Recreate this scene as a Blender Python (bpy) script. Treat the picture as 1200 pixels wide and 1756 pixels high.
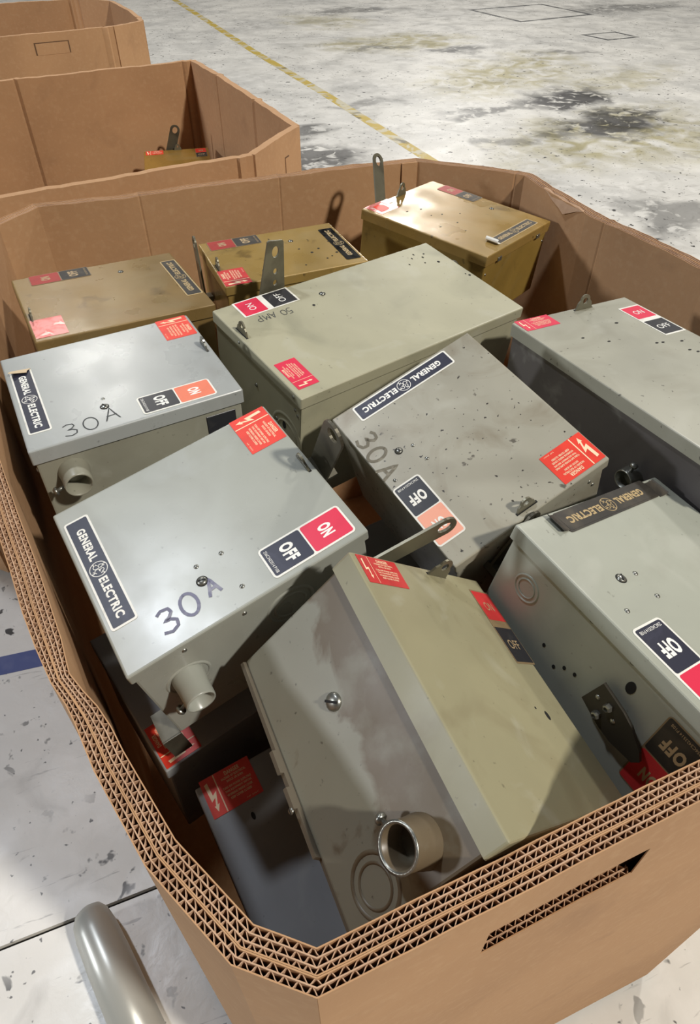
import bpy, bmesh, math, random
from mathutils import Vector, Matrix

# ------------------------------------------------------------------ clean
for o in list(bpy.data.objects):
    bpy.data.objects.remove(o, do_unlink=True)
S = bpy.context.scene
COL = S.collection
rnd = random.Random(7)
PI = math.pi

# ------------------------------------------------------------------ camera
cam_d = bpy.data.cameras.new('camera')
cam = bpy.data.objects.new('camera', cam_d)
COL.objects.link(cam)
cam_d.sensor_fit = 'HORIZONTAL'
cam_d.sensor_width = 36.0
cam_d.lens = 36.0 * 1157.0 / 1200.0
cam_d.shift_y = -80.0 / 1200.0
cam_d.clip_start = 0.02
cam_d.clip_end = 200
cam.matrix_world = Matrix((
    (0.935002, 0.233599, -0.266838, 0.0),
    (-0.354642, 0.615876, -0.703510, 0.0),
    (0.0, 0.752415, 0.658689, 1.397),
    (0, 0, 0, 1)))
S.camera = cam

# ------------------------------------------------------------------ world, lamps, exposure
W = bpy.data.worlds.new('hall_ambient')
S.world = W
W.use_nodes = True
bg = W.node_tree.nodes['Background']
bg.inputs[0].default_value = (0.93, 0.95, 1.0, 1)
bg.inputs[1].default_value = 0.06


def lamp(name, loc, power, size, color, target):
    d = bpy.data.lights.new(name, 'AREA')
    d.shape = 'DISK'
    d.size = size
    d.energy = power
    d.color = color
    o = bpy.data.objects.new(name, d)
    COL.objects.link(o)
    o.location = loc
    o.rotation_euler = (Vector(target) - Vector(loc)).to_track_quat('-Z', 'Y').to_euler()
    return o


lamp('high_bay_lamp_key', (3.1, -3.9, 6.4), 520, 0.45, (1.0, 0.95, 0.87), (0.4, 0.8, 0.9))
lamp('high_bay_lamp_overhead', (-1.93, 3.2, 7.0), 180, 0.42, (0.84, 0.90, 1.0), (-1.5, 2.6, 0))
lamp('high_bay_lamp_left', (-10.0, 2.0, 4.5), 380, 0.9, (0.90, 0.94, 1.0), (-0.5, 0.8, 0.4))
lamp('high_bay_lamp_back', (-0.4, 10.9, 7.0), 150, 1.3, (1.0, 0.97, 0.92), (-0.2, 8.0, 0))
lamp('high_bay_lamp_far', (8.2, 15.2, 7.0), 430, 0.9, (1.0, 0.97, 0.92), (7, 12, 0))
lamp('high_bay_lamp_aisle', (6.0, 4.5, 7.0), 290, 0.8, (1.0, 0.97, 0.91), (5.0, 5.0, 0))

S.view_settings.view_transform = 'Standard'
S.view_settings.look = 'None'
S.view_settings.exposure = 0.0
S.view_settings.gamma = 1.0
S.view_settings.use_curve_mapping = False

# ------------------------------------------------------------------ materials


def srgb(r, g, b):
    def f(c):
        c /= 255.0
        return c / 12.92 if c <= 0.04045 else ((c + 0.055) / 1.055) ** 2.4
    return (f(r), f(g), f(b), 1)


MATS = {}


def mat(name, base, rough=0.5, metal=0.0, layers=(), bump=None, rough_var=0.0, seed=0.0, coat=0.0, scale=(1, 1, 1)):
    """layers: (noise scale, colour, lo, hi, amount, detail, distortion)"""
    if name in MATS:
        return MATS[name]
    m = bpy.data.materials.new(name)
    m.use_nodes = True
    nt = m.node_tree
    N, L = nt.nodes, nt.links
    p = N['Principled BSDF']
    p.inputs['Roughness'].default_value = rough
    p.inputs['Metallic'].default_value = metal
    if coat:
        p.inputs['Coat Weight'].default_value = coat
        p.inputs['Coat Roughness'].default_value = 0.18
    p.inputs['Base Color'].default_value = base
    if layers or bump or rough_var:
        tc = N.new('ShaderNodeTexCoord')
        mp = N.new('ShaderNodeMapping')
        mp.inputs['Location'].default_value = (seed * 1.37, seed * 2.11, seed * 0.73)
        mp.inputs['Scale'].default_value = scale
        L.new(tc.outputs['Object'], mp.inputs['Vector'])
        cur = None
        first = None
        for (sc, col, lo, hi, amt, det, dist) in layers:
            n = N.new('ShaderNodeTexNoise')
            n.inputs['Scale'].default_value = sc
            n.inputs['Detail'].default_value = det
            n.inputs['Distortion'].default_value = dist
            L.new(mp.outputs['Vector'], n.inputs['Vector'])
            r = N.new('ShaderNodeMapRange')
            r.inputs['From Min'].default_value = lo
            r.inputs['From Max'].default_value = hi
            r.inputs['To Max'].default_value = amt
            L.new(n.outputs['Fac'], r.inputs['Value'])
            mx = N.new('ShaderNodeMix')
            mx.data_type = 'RGBA'
            if cur is None:
                mx.inputs['A'].default_value = base
            else:
                L.new(cur, mx.inputs['A'])
            mx.inputs['B'].default_value = col
            L.new(r.outputs['Result'], mx.inputs['Factor'])
            cur = mx.outputs['Result']
            first = first or n
        if cur is not None:
            L.new(cur, p.inputs['Base Color'])
        if rough_var:
            n = N.new('ShaderNodeTexNoise')
            n.inputs['Scale'].default_value = 18
            n.inputs['Detail'].default_value = 6
            L.new(mp.outputs['Vector'], n.inputs['Vector'])
            r = N.new('ShaderNodeMapRange')
            r.inputs['From Min'].default_value = 0.35
            r.inputs['From Max'].default_value = 0.65
            r.inputs['To Min'].default_value = rough - rough_var
            r.inputs['To Max'].default_value = rough + rough_var
            L.new(n.outputs['Fac'], r.inputs['Value'])
            L.new(r.outputs['Result'], p.inputs['Roughness'])
        if bump:
            n = N.new('ShaderNodeTexNoise')
            n.inputs['Scale'].default_value = bump[0]
            n.inputs['Detail'].default_value = 5
            L.new(mp.outputs['Vector'], n.inputs['Vector'])
            b = N.new('ShaderNodeBump')
            b.inputs['Strength'].default_value = bump[1]
            b.inputs['Distance'].default_value = bump[2]
            L.new(n.outputs['Fac'], b.inputs['Height'])
            L.new(b.outputs['Normal'], p.inputs['Normal'])
    MATS[name] = m
    return m


def paint(name, rgb, seed, grime=0.35, specks=0.6, rough=0.36, grime_col=(96, 84, 62), light=(190, 190, 178)):
    return mat(name, srgb(*rgb), rough, 0.0, [
        (7.0, srgb(*[c * 0.86 for c in rgb]), 0.42, 0.70, 0.55, 5, 0.4),
        (16.0, srgb(*light), 0.58, 0.78, 0.30, 6, 0.8),
        (10.0, srgb(*grime_col), 0.52, 0.75, grime, 8, 1.2),
        (150.0, srgb(40, 34, 28), 0.735 - 0.06 * specks, 0.78 - 0.06 * specks, specks, 2, 0.0),
        (55.0, srgb(58, 50, 40), 0.775 - 0.085 * specks, 0.815 - 0.085 * specks, specks * 0.8, 3, 0.3)],
        bump=(9, 0.05, 0.004), rough_var=0.035, seed=seed)


CARD = mat('cardboard_kraft', srgb(184, 143, 103), 0.85, 0.0, [
    (3.0, srgb(166, 127, 90), 0.40, 0.65, 0.6, 6, 0.5),
    (90.0, srgb(194, 158, 120), 0.50, 0.75, 0.4, 4, 0.0),
    (11.0, srgb(150, 114, 82), 0.60, 0.78, 0.4, 6, 0.6)], bump=(160, 0.12, 0.002))
CARD_EDGE = mat('cardboard_cut_edge', srgb(190, 156, 126), 0.9, 0.0, [
    (25.0, srgb(158, 122, 94), 0.45, 0.70, 0.6, 5, 0.3)])
STEEL = mat('zinc_plated_steel', srgb(150, 150, 142), 0.32, 0.85, [
    (30.0, srgb(96, 90, 78), 0.5, 0.7, 0.6, 5, 0.4)])
DARKSTEEL = mat('dull_dark_steel', srgb(98, 94, 80), 0.45, 0.55, [
    (25.0, srgb(60, 56, 46), 0.45, 0.7, 0.7, 6, 0.4)], rough_var=0.08)
LEVERSTEEL = mat('lever_grey_steel', srgb(118, 114, 96), 0.42, 0.45, [
    (25.0, srgb(80, 74, 60), 0.45, 0.7, 0.6, 6, 0.4)], rough_var=0.08)
BLACKHOLE = mat('dark_recess', srgb(18, 17, 16), 0.8)
WHITE = mat('label_white', srgb(228, 226, 216), 0.4, 0, [(60, srgb(170, 164, 150), 0.55, 0.75, 0.5, 5, 0.3)])
CREAM = mat('label_cream_print', srgb(244, 214, 176), 0.5)
PALETEXT = mat('label_white_print', srgb(236, 234, 226), 0.5, 0, [(90, srgb(150, 150, 150), 0.62, 0.7, 0.6, 4, 0.3)])
GOLDTEXT = mat('label_tan_print', srgb(176, 152, 108), 0.5)
RED = mat('label_red_orange', srgb(226, 62, 44), 0.42, 0, [(40, srgb(196, 52, 40), 0.5, 0.7, 0.5, 5, 0.3)])
RED2 = mat('label_red_faded', srgb(196, 52, 52), 0.42, 0, [(40, srgb(160, 44, 44), 0.5, 0.7, 0.5, 5, 0.3)])
CRIMSON = mat('label_crimson', srgb(214, 44, 74), 0.4, 0, [(40, srgb(190, 40, 64), 0.5, 0.7, 0.4, 5, 0.3)])
ORANGE = mat('label_faded_orange', srgb(226, 122, 92), 0.45, 0, [(40, srgb(206, 108, 84), 0.5, 0.7, 0.4, 5, 0.3)])
SALMON = mat('label_faded_salmon', srgb(236, 164, 138), 0.45, 0, [(40, srgb(216, 140, 116), 0.5, 0.7, 0.5, 5, 0.3)])
PINKFOIL = mat('label_worn_pink', srgb(214, 130, 124), 0.3, 0.25, [
    (60, srgb(190, 70, 66), 0.45, 0.62, 0.8, 6, 0.8), (45, srgb(236, 220, 208), 0.58, 0.66, 0.8, 5, 0.5)])
NAVY = mat('label_navy', srgb(40, 41, 56), 0.42, 0, [(30, srgb(66, 66, 84), 0.55, 0.75, 0.5, 7, 1.5), (140, srgb(150, 150, 160), 0.73, 0.76, 0.5, 3, 0.2)])
BLACKLAB = mat('label_black', srgb(40, 40, 44), 0.38, 0, [(60, srgb(70, 68, 66), 0.55, 0.75, 0.5, 6, 0.8)])
BROWNLAB = mat('label_brown_black', srgb(48, 44, 38), 0.55, 0, [(30, srgb(84, 76, 62), 0.5, 0.72, 0.6, 6, 0.8)])
FOILLAB = mat('label_shiny_dark', srgb(92, 90, 86), 0.14, 0.8, [(30, srgb(30, 28, 26), 0.45, 0.6, 0.9, 6, 1.4)])
AGEDRIM = mat('label_aged_border', srgb(132, 112, 82), 0.5)
AGEDTEXT = mat('label_aged_print', srgb(172, 148, 112), 0.55)
AGEDRED = mat('label_dull_red', srgb(158, 44, 36), 0.5, 0, [(40, srgb(128, 40, 34), 0.5, 0.7, 0.6, 5, 0.3)])
MARK_BLACK = mat('marker_dark', srgb(58, 60, 60), 0.6)
MARK_BLUE = mat('marker_faded_violet', srgb(112, 112, 132), 0.55, 0, [(110, srgb(150, 150, 160), 0.5, 0.62, 0.7, 4, 0.4)])
MARK_BROWN = mat('marker_faded_brown', srgb(108, 102, 86), 0.6, 0, [(110, srgb(138, 132, 116), 0.5, 0.62, 0.7, 4, 0.4)])

# ------------------------------------------------------------------ mesh helpers


class MB:
    def __init__(self):
        self.v = []
        self.f = []

    def add(self, verts, faces):
        b = len(self.v)
        self.v += [tuple(x) for x in verts]
        self.f += [tuple(i + b for i in f) for f in faces]
        return self

    def box(self, x0, x1, y0, y1, z0, z1):
        vs = [(x, y, z) for z in (z0, z1) for y in (y0, y1) for x in (x0, x1)]
        return self.add(vs, [(0, 2, 3, 1), (4, 5, 7, 6), (0, 1, 5, 4), (2, 6, 7, 3), (0, 4, 6, 2), (1, 3, 7, 5)])

    def tf(self, M, start=0):
        for i in range(start, len(self.v)):
            self.v[i] = tuple(M @ Vector(self.v[i]))
        return self

    def lathe(self, prof, n=28, M=None, cap0=False, cap1=False):
        s = len(self.v)
        vs, fs = [], []
        for (r, z) in prof:
            for k in range(n):
                a = 2 * PI * k / n
                vs.append((r * math.cos(a), r * math.sin(a), z))
        for i in range(len(prof) - 1):
            for k in range(n):
                k2 = (k + 1) % n
                fs.append((i * n + k, i * n + k2, (i + 1) * n + k2, (i + 1) * n + k))
        if cap0:
            fs.append(tuple(range(n))[::-1])
        if cap1:
            fs.append(tuple((len(prof) - 1) * n + k for k in range(n)))
        self.add(vs, fs)
        if M is not None:
            self.tf(M, s)
        return self

    def mesh(self, name, m=None, smooth=False):
        me = bpy.data.meshes.new(name)
        me.from_pydata(self.v, [], self.f)
        me.update()
        if m:
            me.materials.append(m)
        if smooth:
            me.polygons.foreach_set('use_smooth', [True] * len(me.polygons))
        return me


def obj(name, me, parent=None, M=None, mats=None):
    o = bpy.data.objects.new(name, me)
    COL.objects.link(o)
    if mats:
        me.materials.clear()
        for m in mats:
            me.materials.append(m)
    if parent is not None:
        o.parent = parent
    if M is not None:
        o.matrix_basis = M
    return o


def frame(o, x, y):
    x = Vector(x).normalized()
    y = Vector(y)
    y = (y - x * y.dot(x)).normalized()
    z = x.cross(y)
    return Matrix(((x.x, y.x, z.x, o[0]), (x.y, y.y, z.y, o[1]), (x.z, y.z, z.z, o[2]), (0, 0, 0, 1)))


def bevel_box(name, x0, x1, y0, y1, z0, z1, bev, seg=2, m=None, top_only=False):
    mb = MB().box(x0, x1, y0, y1, z0, z1)
    me = mb.mesh(name, m)
    bm = bmesh.new()
    bm.from_mesh(me)
    edges = bm.edges[:]
    if top_only:
        edges = [e for e in edges if max(v.co.z for v in e.verts) > z1 - 1e-6]
    bmesh.ops.bevel(bm, geom=edges, offset=bev, segments=seg, affect='EDGES', profile=0.6)
    bmesh.ops.recalc_face_normals(bm, faces=bm.faces)
    bm.to_mesh(me)
    bm.free()
    return me


def plate_mesh(name, outer, holes, thick, m=None):
    """flat plate in the xy plane with holes, extruded upwards by thick"""
    bm = bmesh.new()
    edges = []
    for loop in [outer] + list(holes):
        vs = [bm.verts.new((p[0], p[1], 0)) for p in loop]
        for i in range(len(vs)):
            edges.append(bm.edges.new((vs[i], vs[(i + 1) % len(vs)])))
    bmesh.ops.triangle_fill(bm, use_beauty=True, edges=edges)
    faces = bm.faces[:]
    r = bmesh.ops.extrude_face_region(bm, geom=faces)
    vs = [g for g in r['geom'] if isinstance(g, bmesh.types.BMVert)]
    bmesh.ops.translate(bm, verts=vs, vec=(0, 0, thick))
    bmesh.ops.recalc_face_normals(bm, faces=bm.faces)
    me = bpy.data.meshes.new(name)
    bm.to_mesh(me)
    bm.free()
    if m:
        me.materials.append(m)
    return me


def ellipse(cx, cy, rx, ry, n=20, rot=0.0):
    out = []
    for k in range(n):
        a = 2 * PI * k / n
        x, y = rx * math.cos(a), ry * math.sin(a)
        out.append((cx + x * math.cos(rot) - y * math.sin(rot), cy + x * math.sin(rot) + y * math.cos(rot)))
    return out


def rrect(x0, x1, y0, y1, r, n=4):
    out = []
    for (cx, cy, a0) in ((x1 - r, y1 - r, 0), (x0 + r, y1 - r, 90), (x0 + r, y0 + r, 180), (x1 - r, y0 + r, 270)):
        for k in range(n + 1):
            a = math.radians(a0 + 90 * k / n)
            out.append((cx + r * math.cos(a), cy + r * math.sin(a)))
    return out


def ribbon(mb, pts, w, z=0.0):
    """flat stroke along a polyline in the xy plane"""
    pts = [Vector((p[0], p[1])) for p in pts]
    L, R = [], []
    n = len(pts)
    for i in range(n):
        a = pts[max(i - 1, 0)]
        b = pts[min(i + 1, n - 1)]
        d = (b - a)
        d = d.normalized() if d.length > 1e-9 else Vector((1, 0))
        nn = Vector((-d.y, d.x)) * w / 2
        L.append(pts[i] + nn)
        R.append(pts[i] - nn)
    vs = [(p.x, p.y, z) for p in L] + [(p.x, p.y, z) for p in R]
    fs = [(i, n + i, n + i + 1, i + 1) for i in range(n - 1)]
    mb.add(vs, fs)


def arc(cx, cy, rx, ry, a0, a1, n=12):
    return [(cx + rx * math.cos(math.radians(a0 + (a1 - a0) * k / n)), cy + ry * math.sin(math.radians(a0 + (a1 - a0) * k / n))) for k in range(n + 1)]


TXT = {}


def text_geo(s, bold):
    key = (s, bold)
    if key not in TXT:
        c = bpy.data.curves.new('lettering', 'FONT')
        c.body = s
        c.size = 1.0
        c.offset = bold
        c.resolution_u = 3
        c.space_character = 1.0 + max(0.0, bold) * 3.0
        c.align_x = 'CENTER'
        c.align_y = 'CENTER'
        o = bpy.data.objects.new('lettering', c)
        COL.objects.link(o)
        me = o.to_mesh()
        vs = [v.co.copy() for v in me.vertices]
        fs = [tuple(p.vertices) for p in me.polygons]
        o.to_mesh_clear()
        bpy.data.objects.remove(o)
        bpy.data.curves.remove(c)
        xs = [v.x for v in vs]
        ys = [v.y for v in vs]
        TXT[key] = (vs, fs, min(xs), max(xs), min(ys), max(ys))
    return TXT[key]


def text(mb, s, cx, cy, w, h, z, bold=0.0, rot=0.0):
    """string fitted into a w x h box centred at cx, cy"""
    vs, fs, x0, x1, y0, y1 = text_geo(s, bold)
    c, sn = math.cos(rot), math.sin(rot)
    out = []
    for v in vs:
        x = ((v.x - x0) / (x1 - x0) - 0.5) * w
        y = ((v.y - y0) / (y1 - y0) - 0.5) * h
        out.append((cx + x * c - y * sn, cy + x * sn + y * c, z))
    mb.add(out, fs)


# ------------------------------------------------------------------ floor
FL = []


def floor_material():
    m = bpy.data.materials.new('worn_white_painted_concrete')
    m.use_nodes = True
    nt = m.node_tree
    N, L = nt.nodes, nt.links
    p = N['Principled BSDF']
    tc = N.new('ShaderNodeTexCoord')
    pos = tc.outputs['Object']

    def noise(sc, det=6, dist=0.0, scale=None):
        n = N.new('ShaderNodeTexNoise')
        n.inputs['Scale'].default_value = sc
        n.inputs['Detail'].default_value = det
        n.inputs['Distortion'].default_value = dist
        if scale:
            mp = N.new('ShaderNodeMapping')
            mp.inputs['Scale'].default_value = scale
            L.new(pos, mp.inputs['Vector'])
            L.new(mp.outputs['Vector'], n.inputs['Vector'])
        else:
            L.new(pos, n.inputs['Vector'])
        return n

    def rng(sock, lo, hi, a=0.0, b=1.0):
        r = N.new('ShaderNodeMapRange')
        r.inputs['From Min'].default_value = lo
        r.inputs['From Max'].default_value = hi
        r.inputs['To Min'].default_value = a
        r.inputs['To Max'].default_value = b
        L.new(sock, r.inputs['Value'])
        return r.outputs['Result']

    def mix(a, b, fac):
        x = N.new('ShaderNodeMix')
        x.data_type = 'RGBA'
        if isinstance(a, tuple):
            x.inputs['A'].default_value = a
        else:
            L.new(a, x.inputs['A'])
        x.inputs['B'].default_value = b
        L.new(fac, x.inputs['Factor'])
        return x.outputs['Result']

    def mul(a, b):
        x = N.new('ShaderNodeMath')
        x.operation = 'MULTIPLY'
        for i, s in enumerate((a, b)):
            if isinstance(s, float):
                x.inputs[i].default_value = s
            else:
                L.new(s, x.inputs[i])
        return x.outputs[0]

    def mx(a, b):
        x = N.new('ShaderNodeMath')
        x.operation = 'MAXIMUM'
        L.new(a, x.inputs[0])
        L.new(b, x.inputs[1])
        return x.outputs[0]

    warp = noise(2.6, 12, 0.3)
    wv = N.new('ShaderNodeVectorMath')
    wv.operation = 'MULTIPLY_ADD'
    L.new(warp.outputs['Color'], wv.inputs[0])
    wv.inputs[1].default_value = (0.9, 0.9, 0.0)
    L.new(pos, wv.inputs[2])

    def blob(u, v, ru, rv, rot, s):
        mp = N.new('ShaderNodeMapping')
        mp.vector_type = 'TEXTURE'
        mp.inputs['Location'].default_value = (u + 0.45, v + 0.45, 0)
        mp.inputs['Rotation'].default_value = (0, 0, math.radians(rot))
        mp.inputs['Scale'].default_value = (ru, rv, 1)
        L.new(wv.outputs[0], mp.inputs['Vector'])
        ln = N.new('ShaderNodeVectorMath')
        ln.operation = 'LENGTH'
        L.new(mp.outputs['Vector'], ln.inputs[0])
        return rng(ln.outputs['Value'], 1.35, 0.6, 0.0, s)

    dark, olive = None, None
    for st in ((3.85, 5.15, .38, .28, 20, .95), (3.72, 4.42, .50, .26, 15, .9), (4.12, 4.5, .22, .13, 0, .8),
               (3.98, 7.3, .35, .18, 0, .75), (3.1, 5.05, .45, .10, 10, .7), (4.15, 5.3, .25, .13, 0, .8),
               (2.96, 2.79, .30, .22, -30, .6), (2.55, 2.5, .35, .10, 20, .5), (1.54, 5.05, .20, .16, 0, .75),
               (1.40, 4.45, .26, .45, 20, .8), (1.30, 3.75, .26, .40, 0, .75), (4.0, 10.3, .6, .25, 0, .6),
               (7.5, 9.2, .9, .35, 0, .6), (3.3, 4.4, .30, .08, 0, .6), (3.3, 7.7, .35, .12, 0, .6),
               (2.3, 5.6, .25, .10, 0, .5), (5.0, 6.8, .3, .12, 0, .5), (4.4, 3.9, .35, .12, 0, .55), (2.75, 4.3, .25, .09, 0, .55)):
        b = blob(*st)
        dark = b if dark is None else mx(dark, b)
    for st in ((3.9, 6.2, 1.0, .5, 30, .8), (3.55, 4.2, 1.0, .45, 15, .75), (3.6, 7.9, .8, .45, 0, .8), (4.5, 3.7, .9, .5, 0, .7), (3.3, 9.6, .5, .6, 0, .5), (4.7, 5.6, .8, .3, 20, .45)):
        b = blob(*st)
        olive = b if olive is None else mx(olive, b)
    c = mix(srgb(222, 219, 211), srgb(196, 194, 188), rng(noise(1.3, 8, .6).outputs['Fac'], .4, .7))
    c = mix(c, srgb(232, 229, 222), rng(noise(9, 6, .5).outputs['Fac'], .52, .7, 0, .7))
    c = mix(c, srgb(158, 154, 146), rng(noise(5, 9, 1.6).outputs['Fac'], .58, .76, 0, .55))
    c = mix(c, srgb(156, 145, 86), mul(olive, rng(noise(4.5, 12, 1.2).outputs['Fac'], .32, .60)))
    c = mix(c, srgb(58, 56, 55), mul(dark, rng(noise(9.0, 12, .9).outputs['Fac'], .36, .46)))
    # scuffs, speckles and scratches
    c = mix(c, srgb(58, 56, 54), mul(rng(noise(24, 3, .3).outputs['Fac'], .64, .68), rng(noise(2.1, 4, 0).outputs['Fac'], .38, .55)))
    c = mix(c, srgb(64, 62, 60), rng(noise(62, 2, .2).outputs['Fac'], .69, .74, 0, .85))
    c = mix(c, srgb(120, 116, 112), rng(noise(9, 4, .6, (1, 7, 1)).outputs['Fac'], .66, .72, 0, .55))
    L.new(c, p.inputs['Base Color'])
    rr = rng(noise(4, 6, .4).outputs['Fac'], .35, .65, .30, .55)
    L.new(rr, p.inputs['Roughness'])
    b = N.new('ShaderNodeBump')
    b.inputs['Strength'].default_value = 0.25
    b.inputs['Distance'].default_value = 0.004
    L.new(noise(30, 6, .4).outputs['Fac'], b.inputs['Height'])
    L.new(b.outputs['Normal'], p.inputs['Normal'])
    return m


FLOOR = floor_material()
mb = MB()
GAP = 0.0035
vj = [-8.0, 0.520, 10.3, 40.0]
uj = [-12.0, 30.0]
for i in range(len(vj) - 1):
    for j in range(len(uj) - 1):
        mb.box(uj[j] + GAP, uj[j + 1] - GAP, vj[i] + GAP, vj[i + 1] - GAP, -0.03, 0.0)
fl = obj('floor', mb.mesh('floor', FLOOR))
fl['kind'] = 'structure'
sb = obj('floor_joint_bed', MB().box(-12, 30, -8, 40, -0.06, -0.012).mesh('floor_joint_bed', mat('joint_dirt', srgb(52, 50, 48), 0.9)))
sb['kind'] = 'structure'


def floor_strip(name, pts, w, m, z=0.0006, h=0.0006):
    pts = [Vector(p) for p in pts]
    mbx = MB()
    n = len(pts)
    rows = []
    for i in range(n):
        d = (pts[min(i + 1, n - 1)] - pts[max(i - 1, 0)]).normalized()
        nn = Vector((-d.y, d.x)) * w / 2
        rows.append((pts[i] + nn, pts[i] - nn))
    for i in range(n - 1):
        a, b = rows[i]
        c, d = rows[i + 1]
        vs = [(q.x, q.y, zz) for zz in (0.0, h) for q in (a, b, d, c)]
        mbx.add(vs, [(4, 5, 6, 7), (0, 4, 7, 3), (1, 2, 6, 5), (0, 1, 5, 4), (3, 7, 6, 2)])
    return obj(name, mbx.mesh(name, m))


YEL = mat('worn_yellow_line_paint', srgb(190, 164, 70), 0.5, 0, [
    (7, srgb(200, 194, 172), 0.48, 0.56, 0.9, 10, 0.8), (4.1, srgb(86, 82, 72), 0.60, 0.66, 0.8, 10, 0.8)])
o = floor_strip('yellow_floor_line', [(1.80, 14.0), (1.86, 12.0), (1.96, 8.1), (2.06, 6.05), (2.12, 4.2), (2.17, 2.5), (2.2, 0.5)], 0.085, YEL)
o['kind'] = 'structure'
o['label'] = 'worn yellow aisle line painted along the concrete floor'
TAPEBLUE = mat('blue_floor_tape', srgb(62, 74, 128), 0.5, 0, [(20, srgb(90, 98, 140), .5, .7, .6, 5, .3)])
o = floor_strip('floor_tape', [(-1.6, 1.20), (-0.6, 1.128), (-0.30, 1.10)], 0.052, TAPEBLUE)
o['label'] = 'strip of blue floor tape beside the left side of the nearest carton'
o['category'] = 'tape'
TAPEBLK = mat('black_floor_marking', srgb(66, 66, 66), 0.6, 0, [(6, srgb(150, 148, 142), .5, .65, .9, 5, .5)])


def outline(name, corners, w, label):
    mbx = MB()
    for i in range(4):
        a, b = Vector(corners[i]), Vector(corners[(i + 1) % 4])
        d = (b - a).normalized()
        nn = Vector((-d.y, d.x)) * w / 2
        a2, b2 = a - d * w / 2, b + d * w / 2
        q = (a2 + nn, a2 - nn, b2 - nn, b2 + nn)
        h = 0.0005 + 0.0001 * (i % 2)
        vs = [(p.x, p.y, zz) for zz in (0.0, h) for p in q]
        mbx.add(vs, [(4, 5, 6, 7), (0, 1, 5, 4), (1, 2, 6, 5), (2, 3, 7, 6), (3, 0, 4, 7)])
    ob = obj(name, mbx.mesh(name, TAPEBLK))
    ob['label'] = label
    ob['category'] = 'floor marking'
    return ob


outline('floor_marking', [(5.48, 9.78), (5.60, 8.68), (6.78, 8.86), (6.68, 9.9)], 0.06, 'large black rectangle outlined on the far concrete floor')
outline('floor_marking', [(5.78, 7.62), (5.85, 7.25), (6.27, 7.28), (6.24, 7.64)], 0.045, 'small black square outlined on the floor, right of the large rectangle')

# ------------------------------------------------------------------ cartons


def seglen(pts):
    return sum((pts[i + 1] - pts[i]).length for i in range(len(pts) - 1))


def along(pts, s):
    for i in range(len(pts) - 1):
        d = pts[i + 1] - pts[i]
        if s <= d.length or i == len(pts) - 2:
            t = s / d.length if d.length else 0
            dd = d.normalized()
            return pts[i] + d * t, Vector((dd.y, -dd.x))
        s -= d.length


# the left front corner of the wall is squashed thin
def crush(p):
    return 1.0 - 0.38 * math.exp(-((p - Vector((-0.0978, 0.325))).length / 0.035) ** 2)


def offset_closed(pts, d, squash=None):
    """pts run counter-clockwise seen from above; positive d goes outwards"""
    n = len(pts)
    out = []
    for i in range(n):
        a, b, c = pts[i - 1], pts[i], pts[(i + 1) % n]
        d1, d2 = (b - a).normalized(), (c - b).normalized()
        n1, n2 = Vector((d1.y, -d1.x)), Vector((d2.y, -d2.x))
        m = (n1 + n2).normalized()
        out.append(b + m * d * (squash(b) if squash else 1.0) / max(0.5, m.dot(n1)))
    return out


def rim_z(u, v, top, amp):
    return top + amp * (0.5 * math.sin(u * 23.0 + v * 7) + 0.35 * math.sin(v * 31 + 1.3) + 0.3 * math.sin((u + v) * 71 + .6) + 0.2 * math.sin((u - v) * 150))


def sheet(mb, pts, t, z0, top, amp, step=0.02, flat_top=None):
    """a thin upright sheet of thickness t along an open path"""
    L = seglen(pts)
    n = max(1, int(L / step))
    marks = set([L * k / n for k in range(n + 1)])
    acc = 0
    for i in range(len(pts) - 1):
        acc += (pts[i + 1] - pts[i]).length
        marks.add(min(acc, L))
    marks = sorted(marks)
    ms = [marks[0]]
    for s in marks[1:]:
        if s - ms[-1] > 1e-5:
            ms.append(s)
    vs = []
    for s in ms:
        p, nn = along(pts, s)
        zt = rim_z(p.x, p.y, top, amp) if flat_top is None else flat_top
        for dd, z in ((-t / 2, z0), (-t / 2, zt), (t / 2, zt), (t / 2, z0)):
            q = p + nn * dd
            vs.append((q.x, q.y, z))
    fs = []
    for i in range(len(ms) - 1):
        a, b = 4 * i, 4 * (i + 1)
        fs += [(a, b, b + 1, a + 1), (a + 1, b + 1, b + 2, a + 2), (a + 2, b + 2, b + 3, a + 3), (a + 3, b + 3, b, a)]
    e = 4 * (len(ms) - 1)
    fs += [(0, 1, 2, 3), (e + 3, e + 2, e + 1, e)]
    mb.add(vs, fs)


def flutes(mb, pa, pb, pitch, t, z0, top, amp, flat_top=None, per=6, phase=0.0, s0=0.0, s1=1.0):
    """wavy medium between two sheets whose paths are pa (inner) and pb (outer)"""
    La, Lb = seglen(pa), seglen(pb)
    n = max(2, int(round(La * (s1 - s0) / pitch)))
    N_ = n * per
    top_v, rows = [], []
    for k in range(N_ + 1):
        f = s0 + (s1 - s0) * k / N_
        a, _ = along(pa, f * La)
        b, _ = along(pb, f * Lb)
        w = 0.5 + 0.47 * math.sin(2 * PI * k / per + phase)
        rows.append(a.lerp(b, w))
    vs = []
    for k, p in enumerate(rows):
        d = (rows[min(k + 1, N_)] - rows[max(k - 1, 0)]).normalized()
        nn = Vector((d.y, -d.x)) * t / 2
        zt = (rim_z(p.x, p.y, top, amp) - 0.0012) if flat_top is None else flat_top
        for q, z in ((p - nn, z0), (p - nn, zt), (p + nn, zt), (p + nn, z0)):
            vs.append((q.x, q.y, z))
    fs = []
    for i in range(N_):
        a, b = 4 * i, 4 * (i + 1)
        fs += [(a, b, b + 1, a + 1), (a + 1, b + 1, b + 2, a + 2), (a + 2, b + 2, b + 3, a + 3)]
    mb.add(vs, fs)


def V2(l):
    return [Vector(p) for p in l]


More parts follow.
